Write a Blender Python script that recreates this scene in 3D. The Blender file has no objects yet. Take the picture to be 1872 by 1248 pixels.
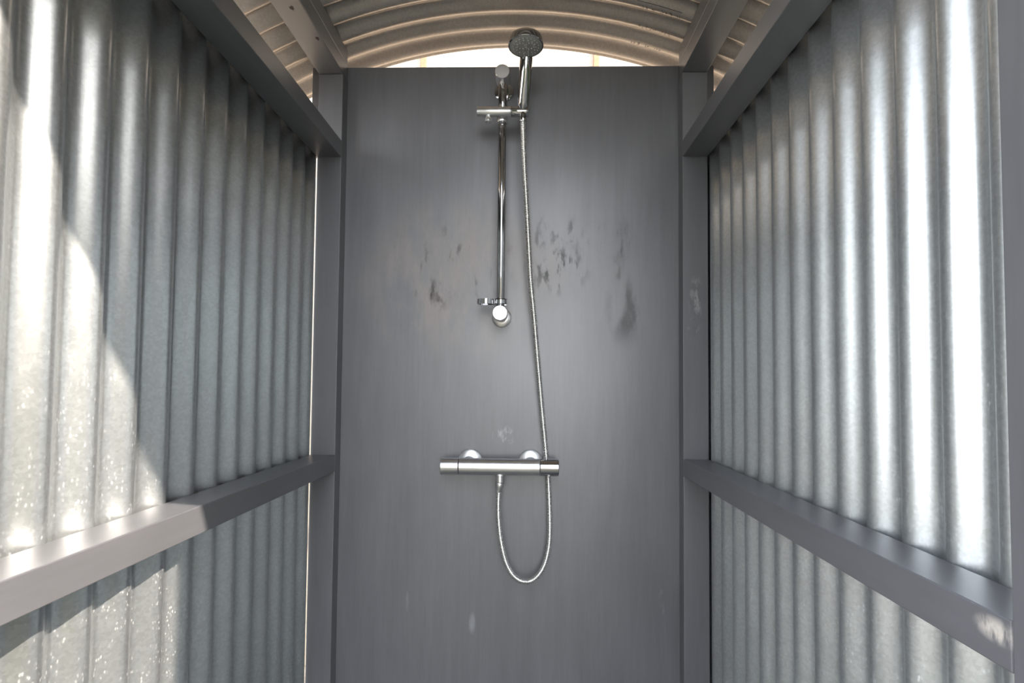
import bpy, bmesh, math, random
from mathutils import Vector, Matrix
random.seed(7)
S = bpy.context.scene
COL = S.collection
H0 = 1.28                      # eye height; all heights below written as h + H0

# ------------------------------------------------------------------ camera
cam = bpy.data.cameras.new('camera')
cam.sensor_width = 36.0
cam.lens = 1050.0 / 1872.0 * 36.0
cam.shift_y = 32.0 / 1872.0
cam.clip_start = 0.01
co = bpy.data.objects.new('camera', cam); COL.objects.link(co)
yaw, pit, rol = 0.02664, 0.03994, 0.00915
F = Vector((-math.sin(yaw)*math.cos(pit), math.cos(yaw)*math.cos(pit), math.sin(pit)))
Rt = Vector((math.cos(yaw), math.sin(yaw), 0)); U = Rt.cross(F)
R2 = math.cos(rol)*Rt + math.sin(rol)*U
U2 = -math.sin(rol)*Rt + math.cos(rol)*U
M = Matrix((R2, U2, -F)).transposed().to_4x4(); M.translation = Vector((0, 0, H0))
co.matrix_world = M
S.camera = co

# ------------------------------------------------------------------ light
SUN_DIR = Vector((-1.0, 0.64, -0.90)).normalized()      # the way the light travels
sd = bpy.data.lights.new('sun', 'SUN'); sd.energy = 7.7; sd.angle = math.radians(0.53)
sd.color = (1.0, 0.88, 0.76)
so = bpy.data.objects.new('sun', sd); COL.objects.link(so)
so.rotation_euler = SUN_DIR.to_track_quat('-Z', 'Y').to_euler()
w = bpy.data.worlds.new('sky'); S.world = w; w.use_nodes = True
nt = w.node_tree; nt.nodes.clear()
wo = nt.nodes.new('ShaderNodeOutputWorld'); bg = nt.nodes.new('ShaderNodeBackground')
sky = nt.nodes.new('ShaderNodeTexSky'); sky.sky_type = 'NISHITA'; sky.sun_disc = False
sky.sun_elevation = math.asin(-SUN_DIR.z); sky.sun_rotation = math.atan2(-SUN_DIR.x, -SUN_DIR.y)
sky.dust_density = 2.5
tc = nt.nodes.new('ShaderNodeTexCoord'); mp = nt.nodes.new('ShaderNodeMapping')
mp.inputs['Scale'].default_value = (1.2, 1.2, 3.0)
nz = nt.nodes.new('ShaderNodeTexNoise'); nz.inputs['Scale'].default_value = 2.2; nz.inputs['Detail'].default_value = 5
rp = nt.nodes.new('ShaderNodeValToRGB'); rp.color_ramp.elements[0].position = .40; rp.color_ramp.elements[1].position = .62
mx = nt.nodes.new('ShaderNodeMix'); mx.data_type = 'RGBA'
sc_ = nt.nodes.new('ShaderNodeVectorMath'); sc_.operation = 'SCALE'; sc_.inputs[3].default_value = 0.16
nt.links.new(sky.outputs[0], sc_.inputs[0])
nt.links.new(tc.outputs['Generated'], mp.inputs[0]); nt.links.new(mp.outputs[0], nz.inputs[0])
nt.links.new(nz.outputs[0], rp.inputs[0]); nt.links.new(rp.outputs[0], mx.inputs[0])
nt.links.new(sc_.outputs[0], mx.inputs[6]); mx.inputs[7].default_value = (1.85, 1.97, 2.15, 1)
sz = nt.nodes.new('ShaderNodeSeparateXYZ'); nt.links.new(tc.outputs['Generated'], sz.inputs[0])
hz = nt.nodes.new('ShaderNodeMapRange'); hz.inputs[1].default_value = 0.0; hz.inputs[2].default_value = .55
hz.inputs[3].default_value = .85; hz.inputs[4].default_value = 0.0; nt.links.new(sz.outputs[2], hz.inputs[0])
mh = nt.nodes.new('ShaderNodeMix'); mh.data_type = 'RGBA'; nt.links.new(hz.outputs[0], mh.inputs[0])
nt.links.new(mx.outputs[2], mh.inputs[6]); mh.inputs[7].default_value = (1.95, 1.98, 2.0, 1)
nt.links.new(mh.outputs[2], bg.inputs[0]); bg.inputs[1].default_value = 3.0
nt.links.new(bg.outputs[0], wo.inputs[0])

S.view_settings.view_transform = 'Standard'; S.view_settings.look = 'None'
S.view_settings.gamma = 1.0; S.view_settings.use_curve_mapping = False
S.view_settings.exposure = 0.56

# ------------------------------------------------------------------ materials
def newmat(name):
    m = bpy.data.materials.new(name); m.use_nodes = True
    t = m.node_tree; b = t.nodes['Principled BSDF']
    return m, t, b
def N(t, kind, **kw):
    n = t.nodes.new(kind)
    for k, v in kw.items():
        if k in n.inputs: n.inputs[k].default_value = v
        else: setattr(n, k, v)
    return n
def coords(t, scale=(1, 1, 1), loc=(0, 0, 0)):
    g = t.nodes.new('ShaderNodeNewGeometry'); mp = t.nodes.new('ShaderNodeMapping')
    mp.inputs['Scale'].default_value = scale; mp.inputs['Location'].default_value = loc
    t.links.new(g.outputs['Position'], mp.inputs[0]); return mp.outputs[0]
def ramp(t, src, stops):
    r = t.nodes.new('ShaderNodeValToRGB'); e = r.color_ramp.elements
    while len(e) < len(stops): e.new(0.5)
    for i, (p, c) in enumerate(stops):
        e[i].position = p; e[i].color = (c, c, c, 1) if isinstance(c, (int, float)) else (*c, 1)
    t.links.new(src, r.inputs[0]); return r.outputs[0]
def mix(t, fac, a, b, mode='MIX'):
    m = t.nodes.new('ShaderNodeMix'); m.data_type = 'RGBA'; m.blend_type = mode
    for i, v in ((0, fac), (6, a), (7, b)):
        if isinstance(v, bpy.types.NodeSocket): t.links.new(v, m.inputs[i])
        elif i == 0: m.inputs[0].default_value = v
        else: m.inputs[i].default_value = (*v, 1)
    return m.outputs[2]
def mathn(t, op, a, b=0.0):
    m = t.nodes.new('ShaderNodeMath'); m.operation = op
    for i, v in enumerate((a, b)):
        if isinstance(v, bpy.types.NodeSocket): t.links.new(v, m.inputs[i])
        else: m.inputs[i].default_value = v
    return m.outputs[0]
def bump(t, b, src, strength, dist=0.001):
    n = t.nodes.new('ShaderNodeBump'); n.inputs['Strength'].default_value = strength
    n.inputs['Distance'].default_value = dist
    t.links.new(src, n.inputs['Height']); t.links.new(n.outputs[0], b.inputs['Normal'])

METAL = .85
def galvanised(name, col, rough, specks, METAL=METAL):
    m, t, b = newmat(name)
    n1 = N(t, 'ShaderNodeTexVoronoi', Scale=260.0); t.links.new(coords(t), n1.inputs['Vector'])
    sp = ramp(t, n1.outputs['Color'], [(0.2, 0.88), (0.8, 1.0)])
    n2 = N(t, 'ShaderNodeTexNoise', Scale=5.0, Detail=4.0); t.links.new(coords(t, (1, 1, .35)), n2.inputs['Vector'])
    cl = ramp(t, n2.outputs[0], [(0.35, tuple(c*0.84 for c in col)), (0.65, col)])
    base = mix(t, 1.0, cl, sp, 'MULTIPLY')
    # dried water marks: small pale spots, thicker lower down where the water splashes
    v = N(t, 'ShaderNodeTexVoronoi', Scale=230.0); t.links.new(coords(t, (1, 1, .55)), v.inputs['Vector'])
    n3 = N(t, 'ShaderNodeTexNoise', Scale=45.0, Detail=5.0, Roughness=.75); t.links.new(coords(t, (1, 1, .5)), n3.inputs['Vector'])
    g = t.nodes.new('ShaderNodeNewGeometry'); sx = t.nodes.new('ShaderNodeSeparateXYZ'); t.links.new(g.outputs['Position'], sx.inputs[0])
    hh = ramp(t, mathn(t, 'MULTIPLY', sx.outputs[2], 0.5), [(0.45, specks), (0.82, specks*0.12)])
    d = ramp(t, v.outputs['Distance'], [(0.12, 1.0), (0.36, 0.0)])
    k = ramp(t, n3.outputs[0], [(0.46, 0.0), (0.62, 1.0)])
    f = mathn(t, 'MULTIPLY', mathn(t, 'MULTIPLY', d, k), hh)
    t.links.new(mix(t, f, base, (.80, .82, .82)), b.inputs['Base Color'])
    t.links.new(mathn(t, 'SUBTRACT', METAL, mathn(t, 'MULTIPLY', f, METAL*.85)), b.inputs['Metallic'])
    t.links.new(mathn(t, 'ADD', mathn(t, 'MULTIPLY', f, .3), mathn(t, 'ADD', mathn(t, 'MULTIPLY', n3.outputs[0], .14), rough-.07)), b.inputs['Roughness'])
    n4 = N(t, 'ShaderNodeTexNoise', Scale=14.0, Detail=2.0); t.links.new(coords(t, (1, 1, .2)), n4.inputs['Vector'])
    bump(t, b, n4.outputs[0], 0.12, 0.004)
    return m

SPEC = 1.0
def paint(name, col, rough=0.42, worn=0.0, grain=1.0, axis=(1, 1, .08), patches=(), plane='xz'):
    m, t, b = newmat(name)
    b.inputs['Specular IOR Level'].default_value = SPEC
    n1 = N(t, 'ShaderNodeTexNoise', Scale=120.0, Detail=3.0); t.links.new(coords(t, axis), n1.inputs['Vector'])
    gr = ramp(t, n1.outputs[0], [(0.3, 1-.10*grain), (0.7, 1.0)])
    n2 = N(t, 'ShaderNodeTexNoise', Scale=3.5, Detail=5.0, Roughness=.6); t.links.new(coords(t, (1, 1, .6)), n2.inputs['Vector'])
    cl = ramp(t, n2.outputs[0], [(0.35, tuple(c*.93 for c in col)), (0.65, tuple(c*1.06 for c in col))])
    n5 = N(t, 'ShaderNodeTexNoise', Scale=34.0, Detail=6.0, Roughness=.7); t.links.new(coords(t, tuple(a if a < 1 else 1 for a in axis)), n5.inputs['Vector'])
    gr2 = ramp(t, n5.outputs[0], [(0.32, 1-.16*grain), (0.60, 1.0), (0.72, 1+.10*grain)])
    base = mix(t, 1.0, mix(t, 1.0, cl, gr, 'MULTIPLY'), gr2, 'MULTIPLY')
    rg = mathn(t, 'ADD', mathn(t, 'MULTIPLY', n2.outputs[0], .18), rough-.09)
    for (px, pz, rx, rz, colr, amt, nscale, lo, hi) in patches:
        # wear, drips and chalky scuffs, each with an outline of its own
        v = coords(t, (1/rx, 0, 1/rz), (-px/rx, 0, -pz/rz)) if plane == 'xz' else coords(t, (0, 1/rx, 1/rz), (0, -px/rx, -pz/rz))
        ln = t.nodes.new('ShaderNodeVectorMath'); ln.operation = 'LENGTH'; t.links.new(v, ln.inputs[0])
        inside = ramp(t, ln.outputs['Value'], [(0.35, 1.0), (1.0, 0.0)])
        nn = N(t, 'ShaderNodeTexNoise', Scale=nscale, Detail=6.0, Roughness=.65); t.links.new(coords(t, (1, 1, .38)), nn.inputs['Vector'])
        kk = ramp(t, nn.outputs[0], [(lo, 0.0), (hi, 1.0)])
        f = mathn(t, 'MULTIPLY', mathn(t, 'MULTIPLY', inside, kk), amt)
        base = mix(t, f, base, colr)
        rg = mathn(t, 'ADD', rg, mathn(t, 'MULTIPLY', f, .30 if colr[0] < .1 else .05))
    t.links.new(base, b.inputs['Base Color']); t.links.new(rg, b.inputs['Roughness'])
    bump(t, b, n1.outputs[0], 0.12*grain, 0.001)
    return m

def plain(name, col, rough, metal=0.0, noise=0.0):
    m, t, b = newmat(name)
    b.inputs['Metallic'].default_value = metal
    n = N(t, 'ShaderNodeTexNoise', Scale=60.0, Detail=3.0); t.links.new(coords(t), n.inputs['Vector'])
    t.links.new(ramp(t, n.outputs[0], [(0.3, tuple(c*(1-noise) for c in col)), (0.7, col)]), b.inputs['Base Color'])
    t.links.new(ramp(t, n.outputs[0], [(0.3, max(rough-.03, .02)), (0.7, rough+.03)]), b.inputs['Roughness'])
    return m

Z = H0
GREY = (.128, .129, .139)
board_patches = [
    (-.17, .26+Z, .30, .24, (.26, .205, .18), .75, 11.0, .40, .60),
    (-.05, .30+Z, .30, .14, (.21, .18, .162), .80, 5.0, .34, .64),
    (.10, .20+Z, .26, .20, (.18, .175, .172), .60, 6.0, .36, .64),
    (.075, .29+Z, .09, .075, (.060, .061, .064), .70, 42.0, .50, .58),
    (.14, .33+Z, .26, .14, (.062, .062, .064), .50, 30.0, .58, .66),
    (-.20, .30+Z, .22, .16, (.065, .058, .054), .50, 36.0, .58, .66),
    (.20, .36+Z, .09, .06, (.055, .055, .058), .75, 30.0, .50, .60),
    (.25, .18+Z, .06, .10, (.06, .06, .064), .60, 26.0, .48, .60),
    (-.25, .22+Z, .06, .06, (.06, .052, .048), .75, 40.0, .52, .60),
    (-.055, -.135+Z, .035, .028, (.40, .41, .42), .75, 60.0, .50, .60),
    (-.132, -.60+Z, .010, .030, (.34, .36, .37), .60, 30.0, .30, .60),
    (.337, -.54+Z, .010, .035, (.40, .40, .41), .65, 50.0, .45, .60),
    (-.295, -.55+Z, .005, .03, (.32, .33, .34), .55, 30.0, .35, .60),
    (.10, -.30+Z, .40, .22, (.16, .163, .17), .30, 22.0, .45, .75),
]
m_board = paint('grey_painted_plywood', GREY, .365, patches=board_patches)
m_timber = paint('grey_painted_timber', GREY, .42, grain=.8)
m_rail = paint('grey_painted_rail', GREY, .40, grain=.5, axis=(1, .08, 1))
m_scuffed = paint('scuffed_grey_timber', GREY, .42, grain=.8, patches=[(.412, .21+Z, .022, .06, (.42, .41, .40), .6, 70.0, .50, .62), (.405, .13+Z, .02, .04, (.36, .35, .34), .5, 70.0, .52, .64)])
m_chipped = paint('chipped_grey_rail', GREY, .40, grain=.5, axis=(1, .08, 1), plane='yz', patches=[(.482, -.197+Z, .026, .012, (.62, .56, .50), .8, 55.0, .42, .55)])
m_sheet = galvanised('galvanised_steel', (.66, .69, .70), .33, .55)
m_roof = galvanised('galvanised_warm_lit_roof', (.60, .54, .475), .38, .25, .74)  # warm tint puts the light from below into the steel's colour
m_chrome = plain('polished_chrome', (.52, .52, .53), .07, 1.0)
m_brushed = plain('satin_chrome', (.80, .79, .78), .315, 1.0, .05)
m_hose = plain('steel_hose', (.90, .89, .86), .30, 1.0)
m_white = plain('pale_chrome', (.90, .90, .90), .34, 1.0)
m_face = plain('grey_spray_plate', (.30, .30, .28), .40, 0.0)
m_nozzle = plain('silicone_nozzle', (.45, .45, .43), .50, 0.0)
m_ink = plain('print_ink', (.10, .085, .07), .7)
m_knot = plain('dark_knot', (.03, .022, .018), .6)
m_dark = plain('dark_rubber', (.02, .02, .02), .5)
m_floor = plain('concrete', (.14, .14, .13), .8, 0, .25)
m_ground = plain('gravel', (.40, .35, .29), .9, 0, .45)
m_grass = plain('trodden_yard', (.165, .145, .10), .9, 0, .4)

def cladding():
    m, t, b = newmat('cream_timber_cladding')
    n = N(t, 'ShaderNodeTexNoise', Scale=8.0, Detail=5.0); t.links.new(coords(t, (.25, 1, 6)), n.inputs['Vector'])
    t.links.new(ramp(t, n.outputs[0], [(0.3, (.37, .30, .23)), (0.6, (.43, .37, .30))]), b.inputs['Base Color'])
    b.inputs['Roughness'].default_value = .7
    return m
m_clad = cladding()
m_batten = plain('brown_batten', (.30, .17, .09), .7, 0, .2)
m_leaf = plain('hedge_leaf', (.055, .080, .026), .5, 0, .5)

# ------------------------------------------------------------------ mesh helpers
def link(name, bm, mat, parent=None, smooth=False, angle=35):
    me = bpy.data.meshes.new(name)
    bmesh.ops.recalc_face_normals(bm, faces=bm.faces)
    bm.to_mesh(me); bm.free()
    me.materials.append(mat)
    if smooth:
        me.shade_smooth()
        me.set_sharp_from_angle(angle=math.radians(angle))
    o = bpy.data.objects.new(name, me); COL.objects.link(o)
    if parent is not None:
        o.parent = parent; o.matrix_parent_inverse = parent.matrix_world.inverted()
    return o
def tag(o, label, cat, group=None):
    o['label'] = label; o['category'] = cat
    if group: o['group'] = group
    return o
def structure(o): o['kind'] = 'structure'; return o
def thing(name, loc, label, cat, group=None):
    o = bpy.data.objects.new(name, None); COL.objects.link(o); o.location = loc
    o.empty_display_size = .05
    o.matrix_world = Matrix.Translation(loc)
    return tag(o, label, cat, group)
def box_bm(x0, x1, y0, y1, z0, z1, bev=0.0, seg=2, bm=None):
    bm = bm or bmesh.new()
    vs = [bm.verts.new((x, y, z)) for x in (x0, x1) for y in (y0, y1) for z in (z0, z1)]
    fs = [bm.faces.new([vs[i] for i in f]) for f in ((0,1,3,2),(4,6,7,5),(0,4,5,1),(2,3,7,6),(0,2,6,4),(1,5,7,3))]
    if bev:
        es = list({e for f in fs for e in f.edges})
        bmesh.ops.bevel(bm, geom=es, offset=bev, segments=seg, affect='EDGES', profile=.5)
    return bm
def frame_of(a):
    a = Vector(a).normalized()
    u = a.orthogonal().normalized(); return a, u, a.cross(u)
def lathe(bm, origin, axis, prof, seg=40, sc=(1, 1)):
    """prof: list of (distance along axis, radius)"""
    a, u, v = frame_of(axis); o = Vector(origin); rings = []
    for d, r in prof:
        if r < 1e-6: rings.append([bm.verts.new(o + a*d)])
        else: rings.append([bm.verts.new(o + a*d + (u*math.cos(2*math.pi*k/seg)*sc[0] + v*math.sin(2*math.pi*k/seg)*sc[1])*r) for k in range(seg)])
    for A, B in zip(rings, rings[1:]):
        for k in range(seg):
            j = (k+1) % seg
            if len(A) == 1 and len(B) == 1: continue
            if len(A) == 1: bm.faces.new((A[0], B[k], B[j]))
            elif len(B) == 1: bm.faces.new((A[k], A[j], B[0]))
            else: bm.faces.new((A[k], A[j], B[j], B[k]))
    return bm
def cyl(bm, p0, p1, r, bev=.0012, seg=40, r1=None):
    p0 = Vector(p0); p1 = Vector(p1); L = (p1-p0).length; r1 = r if r1 is None else r1
    return lathe(bm, p0, p1-p0, [(0, 0), (0, r-bev), (bev*.3, r-bev*.3), (bev, r), (L-bev, r1), (L-bev*.3, r1-bev*.3), (L, r1-bev), (L, 0)], seg)
def catmull(pts, n):
    P = [Vector(p) for p in pts]; P = [2*P[0]-P[1]] + P + [2*P[-1]-P[-2]]; out = []
    for i in range(1, len(P)-2):
        for k in range(n):
            t = k/n; a, b, c, d = P[i-1:i+3]
            out.append(.5*((2*b)+(c-a)*t+(2*a-5*b+4*c-d)*t*t+(3*b-a-3*c+d)*t**3))
    out.append(P[-2]); return out
def resample(pts, step):
    out = [pts[0].copy()]; acc = 0.0
    for a, b in zip(pts, pts[1:]):
        L = (b-a).length; d = step-acc
        while d <= L:
            out.append(a.lerp(b, d/L)); d += step
        acc = L-(d-step)
    return out
def tube(bm, pts, rad, seg=12):
    """swept tube; rad(i) gives the radius; parallel-transported frame"""
    n = len(pts); T = [(pts[min(i+1, n-1)]-pts[max(i-1, 0)]).normalized() for i in range(n)]
    u = T[0].orthogonal().normalized(); rings = []
    for i in range(n):
        u = (u-T[i]*u.dot(T[i])).normalized(); v = T[i].cross(u); r = rad(i)
        rings.append([bm.verts.new(pts[i]+(u*math.cos(2*math.pi*k/seg)+v*math.sin(2*math.pi*k/seg))*r) for k in range(seg)])
    for A, B in zip(rings, rings[1:]):
        for k in range(seg): bm.faces.new((A[k], A[(k+1) % seg], B[(k+1) % seg], B[k]))
    bm.faces.new(rings[0]); bm.faces.new(rings[-1])
    return bm

# ------------------------------------------------------------------ shell
YB, YP, YF = 1.45, 1.41, 0.416          # back board, post fronts, front of the frame
XLI, XLO, XRI, XRO = -.471, -.533, .380, .4416
PITCH = .0705; AMP = .0096

# back board: one painted plywood sheet, a little wider above the left upper rail
bm = bmesh.new()
out = [(-.529, .03), (.470, .03), (.470, .812+Z), (-.564, .812+Z), (-.564, .58+Z), (-.529, .58+Z)]
f0 = [bm.verts.new((x, YB, z)) for x, z in out]; f1 = [bm.verts.new((x, YB+.018, z)) for x, z in out]
bm.faces.new(f0); bm.faces.new(list(reversed(f1)))
for i in range(6):
    j = (i+1) % 6; bm.faces.new((f0[i], f0[j], f1[j], f1[i]))
structure(link('wall_back', bm, m_board))

def corrugated_wall(name, xc, side, y0, y1, z0, z1, phase):
    bm = bmesh.new(); ny = int((y1-y0)/PITCH*20); nz_ = 10; g = []
    for i in range(ny+1):
        y = y0+(y1-y0)*i/ny; x = xc-side*AMP*math.cos(2*math.pi*(y-phase)/PITCH)
        g.append([bm.verts.new((x, y, z0+(z1-z0)*k/nz_)) for k in range(nz_+1)])
    for A, B in zip(g, g[1:]):
        for k in range(nz_): bm.faces.new((A[k], B[k], B[k+1], A[k+1]))
    o = link(name, bm, m_sheet, smooth=True, angle=60)
    s = o.modifiers.new('thickness', 'SOLIDIFY'); s.thickness = .0008; s.offset = 0
    return structure(o)
corrugated_wall('wall_right', XRO+.0015+AMP, 1, .400, 1.4496, .06, .598+Z, .621)
corrugated_wall('wall_left', XLO-.0005-AMP, -1, .400, 1.4065, .06, .598+Z, .625+.004)

# barrel roof of corrugated steel, valleys running across
RR, RX, RH = 1.22, -.0455, .927
RY0, RY1, RPH = .152, 1.586, 1.400
def roof_pt(x, y, below=0.0):
    d = x-RX; c = math.sqrt(RR*RR-d*d)
    nrm = Vector((d/RR, 0, c/RR))
    off = AMP-AMP*math.cos(2*math.pi*(y-RPH)/PITCH)-below
    return Vector((x, y, RH-RR+c+Z)) + nrm*off, nrm
bm = bmesh.new(); g = []; ny = int((RY1-RY0)/PITCH*18)
for i in range(ny+1):
    y = RY0+(RY1-RY0)*i/ny
    g.append([bm.verts.new(roof_pt(RX-.70+1.40*k/56, y)[0]) for k in range(57)])
for A, B in zip(g, g[1:]):
    for k in range(56): bm.faces.new((A[k], A[k+1], B[k+1], B[k]))
roof = structure(link('ceiling', bm, m_roof, smooth=True, angle=60))
s = roof.modifiers.new('thickness', 'SOLIDIFY'); s.thickness = .0008; s.offset = 1
# worn maker's print on the undersides of three ridges (too faint to read: broken strokes only)
def roof_print(y, xa, xb, boxed, seed):
    rnd = random.Random(seed); bm = bmesh.new()
    def stroke(x0, y0, x1, y1, wd):
        n = max(1, int(abs(x1-x0)/.004)); a = Vector((x1-x0, y1-y0)); a.normalize(); p = Vector((-a.y, a.x))*wd/2; prev = None
        for i in range(n+1):
            t_ = i/n; x = x0+(x1-x0)*t_; yy = y0+(y1-y0)*t_
            q = [bm.verts.new(roof_pt(x+s_*p.x, yy+s_*p.y, .0006)[0]) for s_ in (-1, 1)]
            if prev: bm.faces.new((prev[0], q[0], q[1], prev[1]))
            prev = q
    x = xa
    while x < xb:
        for _ in range(rnd.choice((1, 2, 2))):
            ox = rnd.uniform(0, .006); stroke(x+ox, y-.006+rnd.uniform(0, .004), x+ox+rnd.uniform(-.003, .003), y+.005-rnd.uniform(0, .005), .0012)
        if rnd.random() < .6:
            yy = y+rnd.choice((-.005, 0, .005)); stroke(x, yy, x+.006, yy, .0012)
        x += rnd.choice((.009, .009, .011, .018))
    if boxed:
        for yy in (y-.012, y+.011): stroke(xa-.012, yy, xb+.008, yy, .001)
    link('printed_mark', bm, m_ink, roof)
roof_print(RPH-PITCH, .262, .346, True, 3)
roof_print(RPH, .268, .350, False, 5)
roof_print(RPH+PITCH, .262, .335, False, 9)

# ------------------------------------------------------------------ frame timbers
def timber(name, x0, x1, y0, y1, z0, z1, mat, label, cat, group=None, bev=.0015):
    c = Vector(((x0+x1)/2, (y0+y1)/2, z0))
    bm = box_bm(x0-c.x, x1-c.x, y0-c.y, y1-c.y, 0, z1-z0, bev)
    o = link(name, bm, mat); o.location = c
    o.matrix_world = Matrix.Translation(c)
    return tag(o, label, cat, group)
timber('corner_post', XLI-.062, XLI, YP, YB-.0005, .03, .774+Z, m_timber, 'grey painted timber post left of the back board, daylight along its outer edge', 'post')
timber('corner_post', XRI, XRO, YP, YB-.0005, .03, .774+Z, m_scuffed, 'grey painted timber post right of the back board, pale scuffs halfway up', 'post')
timber('corner_post', XRI, XRO, .303, .4665, .03, .774+Z, m_timber, 'grey painted board of the doorway at the right edge of the photo', 'post')
timber('corner_post', XLO, XLI, .40, .4665, .03, .774+Z, m_timber, 'grey painted doorway post at the near end of the left corrugated wall', 'post')
LB, LT, UB, UT = -.224, -.183, .560, .602
timber('wall_rail', XLO, XLI, .467, YP-.0005, LB+Z, LT+Z, m_rail, 'waist-high grey timber rail on the left corrugated wall, near end in sunlight', 'rail')
timber('wall_rail', XRI, XRO, .467, YP-.0005, LB+Z, LT+Z, m_chipped, 'waist-high grey timber rail on the right corrugated wall, paint chipped at the near end', 'rail')
timber('wall_rail', XLO, XLI, .467, YP-.0005, UB+Z, UT+Z, m_rail, 'overhead grey timber rail along the top of the left corrugated wall', 'rail')
timber('wall_rail', XRI, XRO, .467, YP-.0005, UB+Z, UT+Z, m_rail, 'overhead grey timber rail along the top of the right corrugated wall', 'rail')
def roof_beam(x0, x1, label):
    t = thing('roof_beam', ((x0+x1)/2, (RY0+1.443)/2, .7745+Z), label, 'beam')
    lo = link('lower_timber', box_bm(x0, x1, .20, 1.4435, .7745+Z, .8125+Z, .0015), m_rail, t)
    up = link('upper_timber', box_bm(x0, x1, .20, 1.4435, .8130+Z, .8525+Z, .0015), m_rail, t)
    return t
bl = roof_beam(XLO, XLI, 'doubled grey timber beam under the left side of the curved roof, pale knotted underside')
br = roof_beam(XRI, XRO, 'doubled grey timber beam under the right side of the curved roof, dark underside')
def knot(x, y, par):
    rnd = random.Random(int(x*1000+y*100)); bm = bmesh.new()
    c = bm.verts.new((x, y, .7742+Z-.0004)); ring = []
    for k in range(14):
        a = 2*math.pi*k/14; r = .0045*rnd.uniform(.45, 1.25)
        ring.append(bm.verts.new((x+r*math.cos(a), y+r*1.9*math.sin(a), .7742+Z)))
    for k in range(14): bm.faces.new((c, ring[k], ring[(k+1) % 14]))
    link('wood_knot', bm, m_knot, par)
knot(-.497, 1.155, bl); knot(-.482, 1.262, bl)

# ------------------------------------------------------------------ floor, ground, building behind
structure(link('floor', box_bm(-.60, .52, .28, 1.50, 0, .03, .003), m_floor))
bm = bmesh.new(); q = [bm.verts.new(p) for p in ((-14, .60, -.001), (14, .60, -.001), (14, 14, -.001), (-14, 14, -.001))]; bm.faces.new(q)
structure(link('ground', bm, m_ground))
bm = bmesh.new(); q = [bm.verts.new(p) for p in ((-14, -14, -.001), (14, -14, -.001), (14, .60, -.001), (-14, .60, -.001))]; bm.faces.new(q)
structure(link('ground', bm, m_grass))
t = thing('timber_building', (0, 2.6, 0), 'cream sunlit boarded building glimpsed through the gap above the grey back board', 'building')
link('wall', box_bm(-3.2, 3.2, 2.6, 2.72, 0, 3.6, .004), m_clad, t)
link('added_wing', box_bm(-2.72, -2.60, .45, 2.599, 0, 3.0, .004), m_clad, t)  # unseen wing, added to bounce sunlight under the left beam and eave
for xa in (-2.06, -1.275, -.491, .306, 1.09, 1.875):
    link('batten', box_bm(xa-.013, xa+.013, 2.585, 2.5998, 0, 3.6, .002), m_batten, t)

# the yard in front of the shower: unseen greenery added to shape the steel's reflections
def added_hedge(x0, x1, y0, y1, hgt, n, seed, label):
    rnd = random.Random(seed); bm = bmesh.new()
    for k in range(n):
        c = Vector((rnd.uniform(x0-.1, x1+.1), rnd.uniform(y0-.1, y1+.1), rnd.uniform(0, hgt)))
        if rnd.random() < .6:                      # most leaves sit in the clipped face towards the shower
            if x1-x0 < y1-y0: c.x = x0-.1+abs(rnd.gauss(0, .1))
            else: c.y = y1+.1-abs(rnd.gauss(0, .1))
        d = Vector((rnd.gauss(-.4, .6), rnd.gauss(.2, .6), rnd.gauss(.3, .6))).normalized()
        u = d.orthogonal().normalized()*.10; v = d.cross(u).normalized()*.065
        bm.faces.new([bm.verts.new(c+p) for p in (-u, -v*.8, u, v*.8)])
    box_bm(x0, x1, y0, y1, 0, hgt-.1, .1, 2, bm)
    tag(link('added_hedge', bm, m_leaf), label, 'added_hedge')
added_hedge(1.85, 2.5, -1.3, 2.3, 2.4, 3600, 4, 'unseen tall bank of green leaves added right of the shower to darken the left wall')  # out of view; added so the left wall reflects dark green

def tree(x, y, hgt, rad, seed, label):
    rnd = random.Random(seed); t = thing('added_tree', (x, y, 0), label, 'tree', None)
    bm = bmesh.new(); lathe(bm, (x, y, 0), (.03, .02, 1), [(0, .16), (.2, .11), (1.2, .09), (hgt*.8, .03), (hgt*.8, 0)], 14)
    link('trunk', bm, m_batten, t, True)
    bm = bmesh.new(); blobs = [(Vector((x+rnd.uniform(-.5, .5)*rad, y+rnd.uniform(-.5, .5)*rad, rnd.uniform(.9, hgt-.5))), rad*rnd.uniform(.5, .8)) for _ in range(13)]
    for c0, r0 in blobs:
        bmesh.ops.create_icosphere(bm, subdivisions=2, radius=r0*.82, matrix=Matrix.Translation(c0))
        for _ in range(420):
            n = Vector((rnd.gauss(0, 1), rnd.gauss(0, 1), rnd.gauss(0, 1))).normalized()
            c = c0+n*r0*rnd.uniform(.85, 1.05); d = (n+Vector((rnd.gauss(0, .5), rnd.gauss(0, .5), rnd.gauss(0, .5)))).normalized()
            u = d.orthogonal().normalized()*.11; v = d.cross(u).normalized()*.07
            bm.faces.new([bm.verts.new(c+p) for p in (-u, -v*.8, u, v*.8)])
    link('foliage', bm, m_leaf, t)
tree(2.9, -3.15, 5.4, 1.1, 6, 'unseen leafy green tree added across the yard to block sky reflected in the left wall')  # out of view; added to keep bright sky off the left wall's ridges
tree(3.2, -6.3, 6.4, 1.35, 1, 'unseen tall leafy green tree added across the yard to darken the left wall')  # out of view; added to darken and green the left steel
added_hedge(-4.6, -1.2, -7.2, -6.6, 6.0, 6000, 9, 'unseen high bank of green leaves added at the far end of the yard to dim reflections')  # out of view; added to dim the left part of the back board

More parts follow.
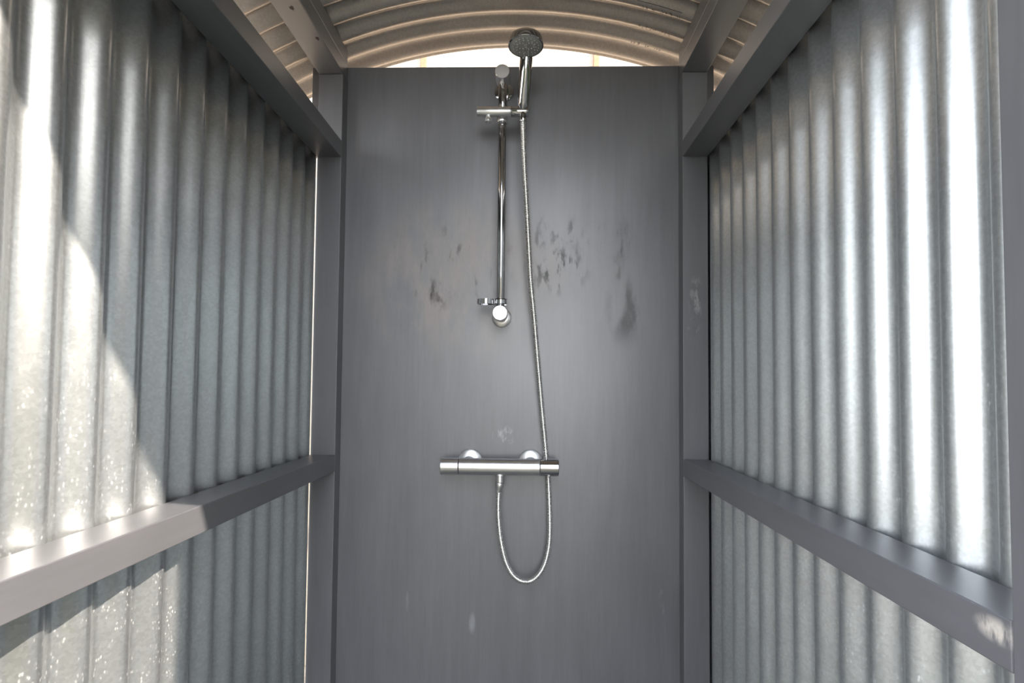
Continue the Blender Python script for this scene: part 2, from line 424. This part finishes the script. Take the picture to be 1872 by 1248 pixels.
# ------------------------------------------------------------------ shower riser rail
TX, TY = -.0655, 1.378
riser = thing('shower_riser_rail', (TX, YB, .16+Z), 'chrome vertical slide rail fixed to the middle of the grey back board', 'shower rail')
bm = bmesh.new(); cyl(bm, (TX, TY, .165+Z), (TX, TY, .745+Z), .0094, .0005, 40)
link('rail_tube', bm, m_chrome, riser, True)
bm = bmesh.new(); cyl(bm, (TX, TY, .665+Z), (TX, TY, .742+Z), .0106, .0006, 40)
lathe(bm, (TX, TY, .6615+Z), (0, 0, 1), [(0, .0096), (0, .0142), (.0022, .0146), (.0036, .0142), (.0036, .0108)], 40)
link('upper_sleeve', bm, m_chrome, riser, True)
for h, nm, mt in ((.7435, 'upper_bracket', m_brushed), (.1625, 'lower_bracket', m_white)):
    zc = h+Z
    bm = bmesh.new()
    lathe(bm, (TX, YB, zc), (0, -1, 0), [(0, .0), (0, .0240), (.0022, .0245), (.0050, .0236), (.0075, .0190), (.0085, .0128), (.030, .0120), (.045, .0120), (.055, .0165), (.060, .0170), (.060, 0)], 56)
    b_ = link(nm, bm, m_chrome if h > .5 else m_brushed, riser, True, 30)
    bm = bmesh.new(); lathe(bm, (TX, YB-.058, zc), (0, -1, 0), [(0, 0), (0, .0172), (.040, .0178), (.0450, .0176), (.0462, .0166), (.0466, 0)], 56)
    link('end_cap', bm, mt, b_, True, 30)
# slider that holds the hand shower
SX0, SX1, SZ, SY = -.1255, -.0020, .6485+Z, 1.356
bm = bmesh.new(); cyl(bm, (SX0, SY, SZ), (-.0435, SY, SZ), .0120, .0012, 48)
cyl(bm, (TX, TY, SZ-.0165), (TX, TY, SZ+.0105), .0128, .0010, 40)
sl = link('slider_body', bm, m_brushed, riser, True)
bm = bmesh.new(); cyl(bm, (-.0430, SY, SZ), (SX1, SY, SZ), .0122, .0008, 48)
link('handset_holder', bm, m_chrome, sl, True)
bm = bmesh.new(); lathe(bm, (-.098, SY-.002, SZ-.008), (0, -.25, -1), [(0, .005), (.008, .0055), (.012, .0078), (.0165, .0080), (.0205, .0068), (.0222, .0035), (.0226, 0)], 28)
link('release_knob', bm, m_white, sl, True)
# hose ring on a collar above the lower bracket
bm = bmesh.new(); zc = .1925+Z
lathe(bm, (TX, TY, zc-.0070), (0, 0, 1), [(0, .0098), (0, .0160), (.0012, .0165), (.0022, .0145), (.0115, .0145), (.0125, .0165), (.0138, .0160), (.0138, .0098)], 40)
ring = [Vector((-.101+.019*math.cos(a)*1.0, TY-.002+.0165*math.sin(a), zc)) for a in [math.radians(24+k*312/40) for k in range(41)]]
ins = []
for p in ring:
    d = (p-Vector((-.101, TY-.002, zc))); d.z = 0; d.normalize()
    ins.append([bm.verts.new(p+d*e+Vector((0, 0, h_))) for e, h_ in ((-.0016, -.0058), (.0016, -.0058), (.0016, .0058), (-.0016, .0058))])
for A, B in zip(ins, ins[1:]):
    for k in range(4): bm.faces.new((A[k], A[(k+1) % 4], B[(k+1) % 4], B[k]))
bm.faces.new(ins[0]); bm.faces.new(ins[-1])
link('hose_ring', bm, m_chrome, riser, True, 30)

# ------------------------------------------------------------------ hand shower in the slider
P0 = Vector((-.0150, 1.352, .6560+Z)); P1 = Vector((-.0085, 1.318, .748+Z))
hs = thing('hand_shower', P0, 'chrome hand shower with round grey spray plate held in the slider', 'shower head')
bm = bmesh.new(); ax = P1-P0; L = ax.length
lathe(bm, P0, ax, [(-.012, 0), (-.012, .0088), (-.004, .0095), (0, .0112), (.004, .0128), (.012, .0137), (L*.5, .0145), (L*.8, .0150), (L+.010, .0150), (L+.016, .0130), (L+.016, 0)], 48)
link('handle', bm, m_chrome, hs, True)
FC = Vector((-.0090, 1.272, .7600+Z)); NN = Vector((0, -.10, -1)).normalized()   # centre of the spray plate and the way it faces
bm = bmesh.new()
lathe(bm, FC, -NN, [(-.0012, .0372), (-.0016, .0385), (0, .0400), (.010, .0400), (.0165, .0385), (.021, .033), (.0235, .022), (.0245, 0)], 72)
hd = link('head', bm, m_chrome, hs, True, 40)
bm = bmesh.new()
lathe(bm, FC, NN, [(-.004, 0), (-.004, .0368), (.0008, .0368), (.0020, .0350), (.0024, 0)], 72)
pl = link('spray_plate', bm, m_face, hd, True, 40)
bm = bmesh.new(); a_, u_, v_ = frame_of(NN)
u_ = Vector((1, 0, 0)); v_ = a_.cross(u_).normalized()
for cx, cy, rr, n in ((0, 0, .029, 20), (0, 0, .0225, 14), (-.010, .004, .009, 8), (.010, .004, .009, 8), (0, -.011, .007, 6)):
    for k in range(n):
        an = 2*math.pi*k/n+rr*40
        p = FC+a_*.0022+u_*(cx+rr*math.cos(an))+v_*(cy+rr*math.sin(an))
        lathe(bm, p, NN, [(0, .00115), (.0013, .00095), (.0016, .0005), (.0016, 0)], 8)
nzp = link('spray_nozzle', bm, m_nozzle, pl, True, 50); nzp['kind'] = 'stuff'

# ------------------------------------------------------------------ thermostatic bar valve
BY, BZ = 1.385, -.2035+Z
valve = thing('bar_mixer_valve', (-.064, YB, BZ), 'horizontal satin chrome thermostatic bar valve low on the grey back board', 'shower valve')
def hc(bm, x0, x1, r, bev): return cyl(bm, (x0, BY, BZ), (x1, BY, BZ), r, bev, 64)
bm = bmesh.new(); hc(bm, -.1612, .0314, .0198, .0006); link('valve_body', bm, m_brushed, valve, True, 14)
bm = bmesh.new(); hc(bm, -.2055, -.1622, .0200, .0014); link('flow_handle', bm, m_brushed, valve, True, 14)
bm = bmesh.new(); hc(bm, .0324, .0770, .0203, .0014); kn = link('temperature_handle', bm, m_chrome, valve, True, 14)
bm = bmesh.new(); cyl(bm, (.047, BY-.004, BZ+.0185), (.047, BY-.004, BZ+.0232), .0035, .0010, 20); link('safety_button', bm, m_chrome, kn, True)
for x in (-.1410, .0100):
    bm = bmesh.new()
    lathe(bm, (x, YB, -.1985+Z), (0, -1, 0), [(0, 0), (0, .0300), (.0018, .0304), (.0045, .0295), (.0085, .0235), (.0100, .0150), (.0100, 0)], 56)
    r_ = link('wall_rose', bm, m_white, valve, True, 30)
    bm = bmesh.new(); lathe(bm, (x, YB-.009, -.1990+Z), (0, -1, 0), [(0, .0140), (.016, .0140), (.018, .0155), (.045, .0155), (.050, .013), (.050, 0)], 40)
    link('inlet_elbow', bm, m_brushed, r_, True, 30)
bm = bmesh.new(); OX = -.0632
lathe(bm, (OX, BY, BZ-.017), (0, 0, -1), [(0, 0), (0, .0120), (.0035, .0122), (.0045, .0108), (.0190, .0108), (.0202, .0100), (.0202, 0)], 36)
link('hose_outlet', bm, m_brushed, valve, True, 30)

# ------------------------------------------------------------------ hose
def px(x, y, Y):            # where the sight line of a point seen in the photo meets depth Y
    d = R2*(x-936) - U2*(y-656) + F*1050
    p = d*(Y/d.y); return Vector((p.x, p.y, p.z+Z))
hose = thing('shower_hose', (OX, BY, BZ-.04), 'ribbed silver metal shower hose looping below the bar valve', 'hose')
pts = [px(955.3, 206, 1.352), px(956, 225, 1.353), px(958, 290, 1.360), px(962, 365, 1.372), px(966, 440, 1.384), px(970, 514, 1.394), px(975.6, 572, 1.401), px(983, 660, 1.412),
       px(991, 753, 1.422), px(995.5, 800, 1.428), px(999, 840, 1.431), px(1002, 872, 1.430), px(1004.5, 930, 1.426), px(1004.5, 985, 1.420), px(999, 1020, 1.416),
       px(989, 1044, 1.412), px(975, 1059, 1.408), px(961, 1063, 1.405), px(946, 1058, 1.402), px(933, 1044, 1.399), px(923, 1021, 1.396), px(914.5, 980, 1.391), px(911, 934, 1.387), px(912.2, 890, 1.385)]
path = resample(catmull(pts, 24), .00055)
PT = 8; prof_ = [0.0, .25, .75, 1.0, 1.0, 1.0, .75, .25]
bm = bmesh.new()
tube(bm, path, lambda i: 0.0046+.0020*prof_[i % PT], 14)
link('ribbed_tube', bm, m_hose, hose, True, 80)
bm = bmesh.new(); e = path[-1]; top = Vector((OX, BY, BZ-.0376))
lathe(bm, top, (e-top) if (e-top).length > .004 else (0, 0, -1), [(0, 0), (0, .0100), (.0015, .0106), (.009, .0104), (.013, .0085), (.020, .0068), (.023, .0062)], 32)
link('hose_nut', bm, m_brushed, hose, True, 30)
bm = bmesh.new(); cyl(bm, P0+Vector((0, .001, -.010)), P0+Vector((0, .001, -.034)), .0085, .001, 32)
link('hose_nut', bm, m_chrome, hose, True, 30)
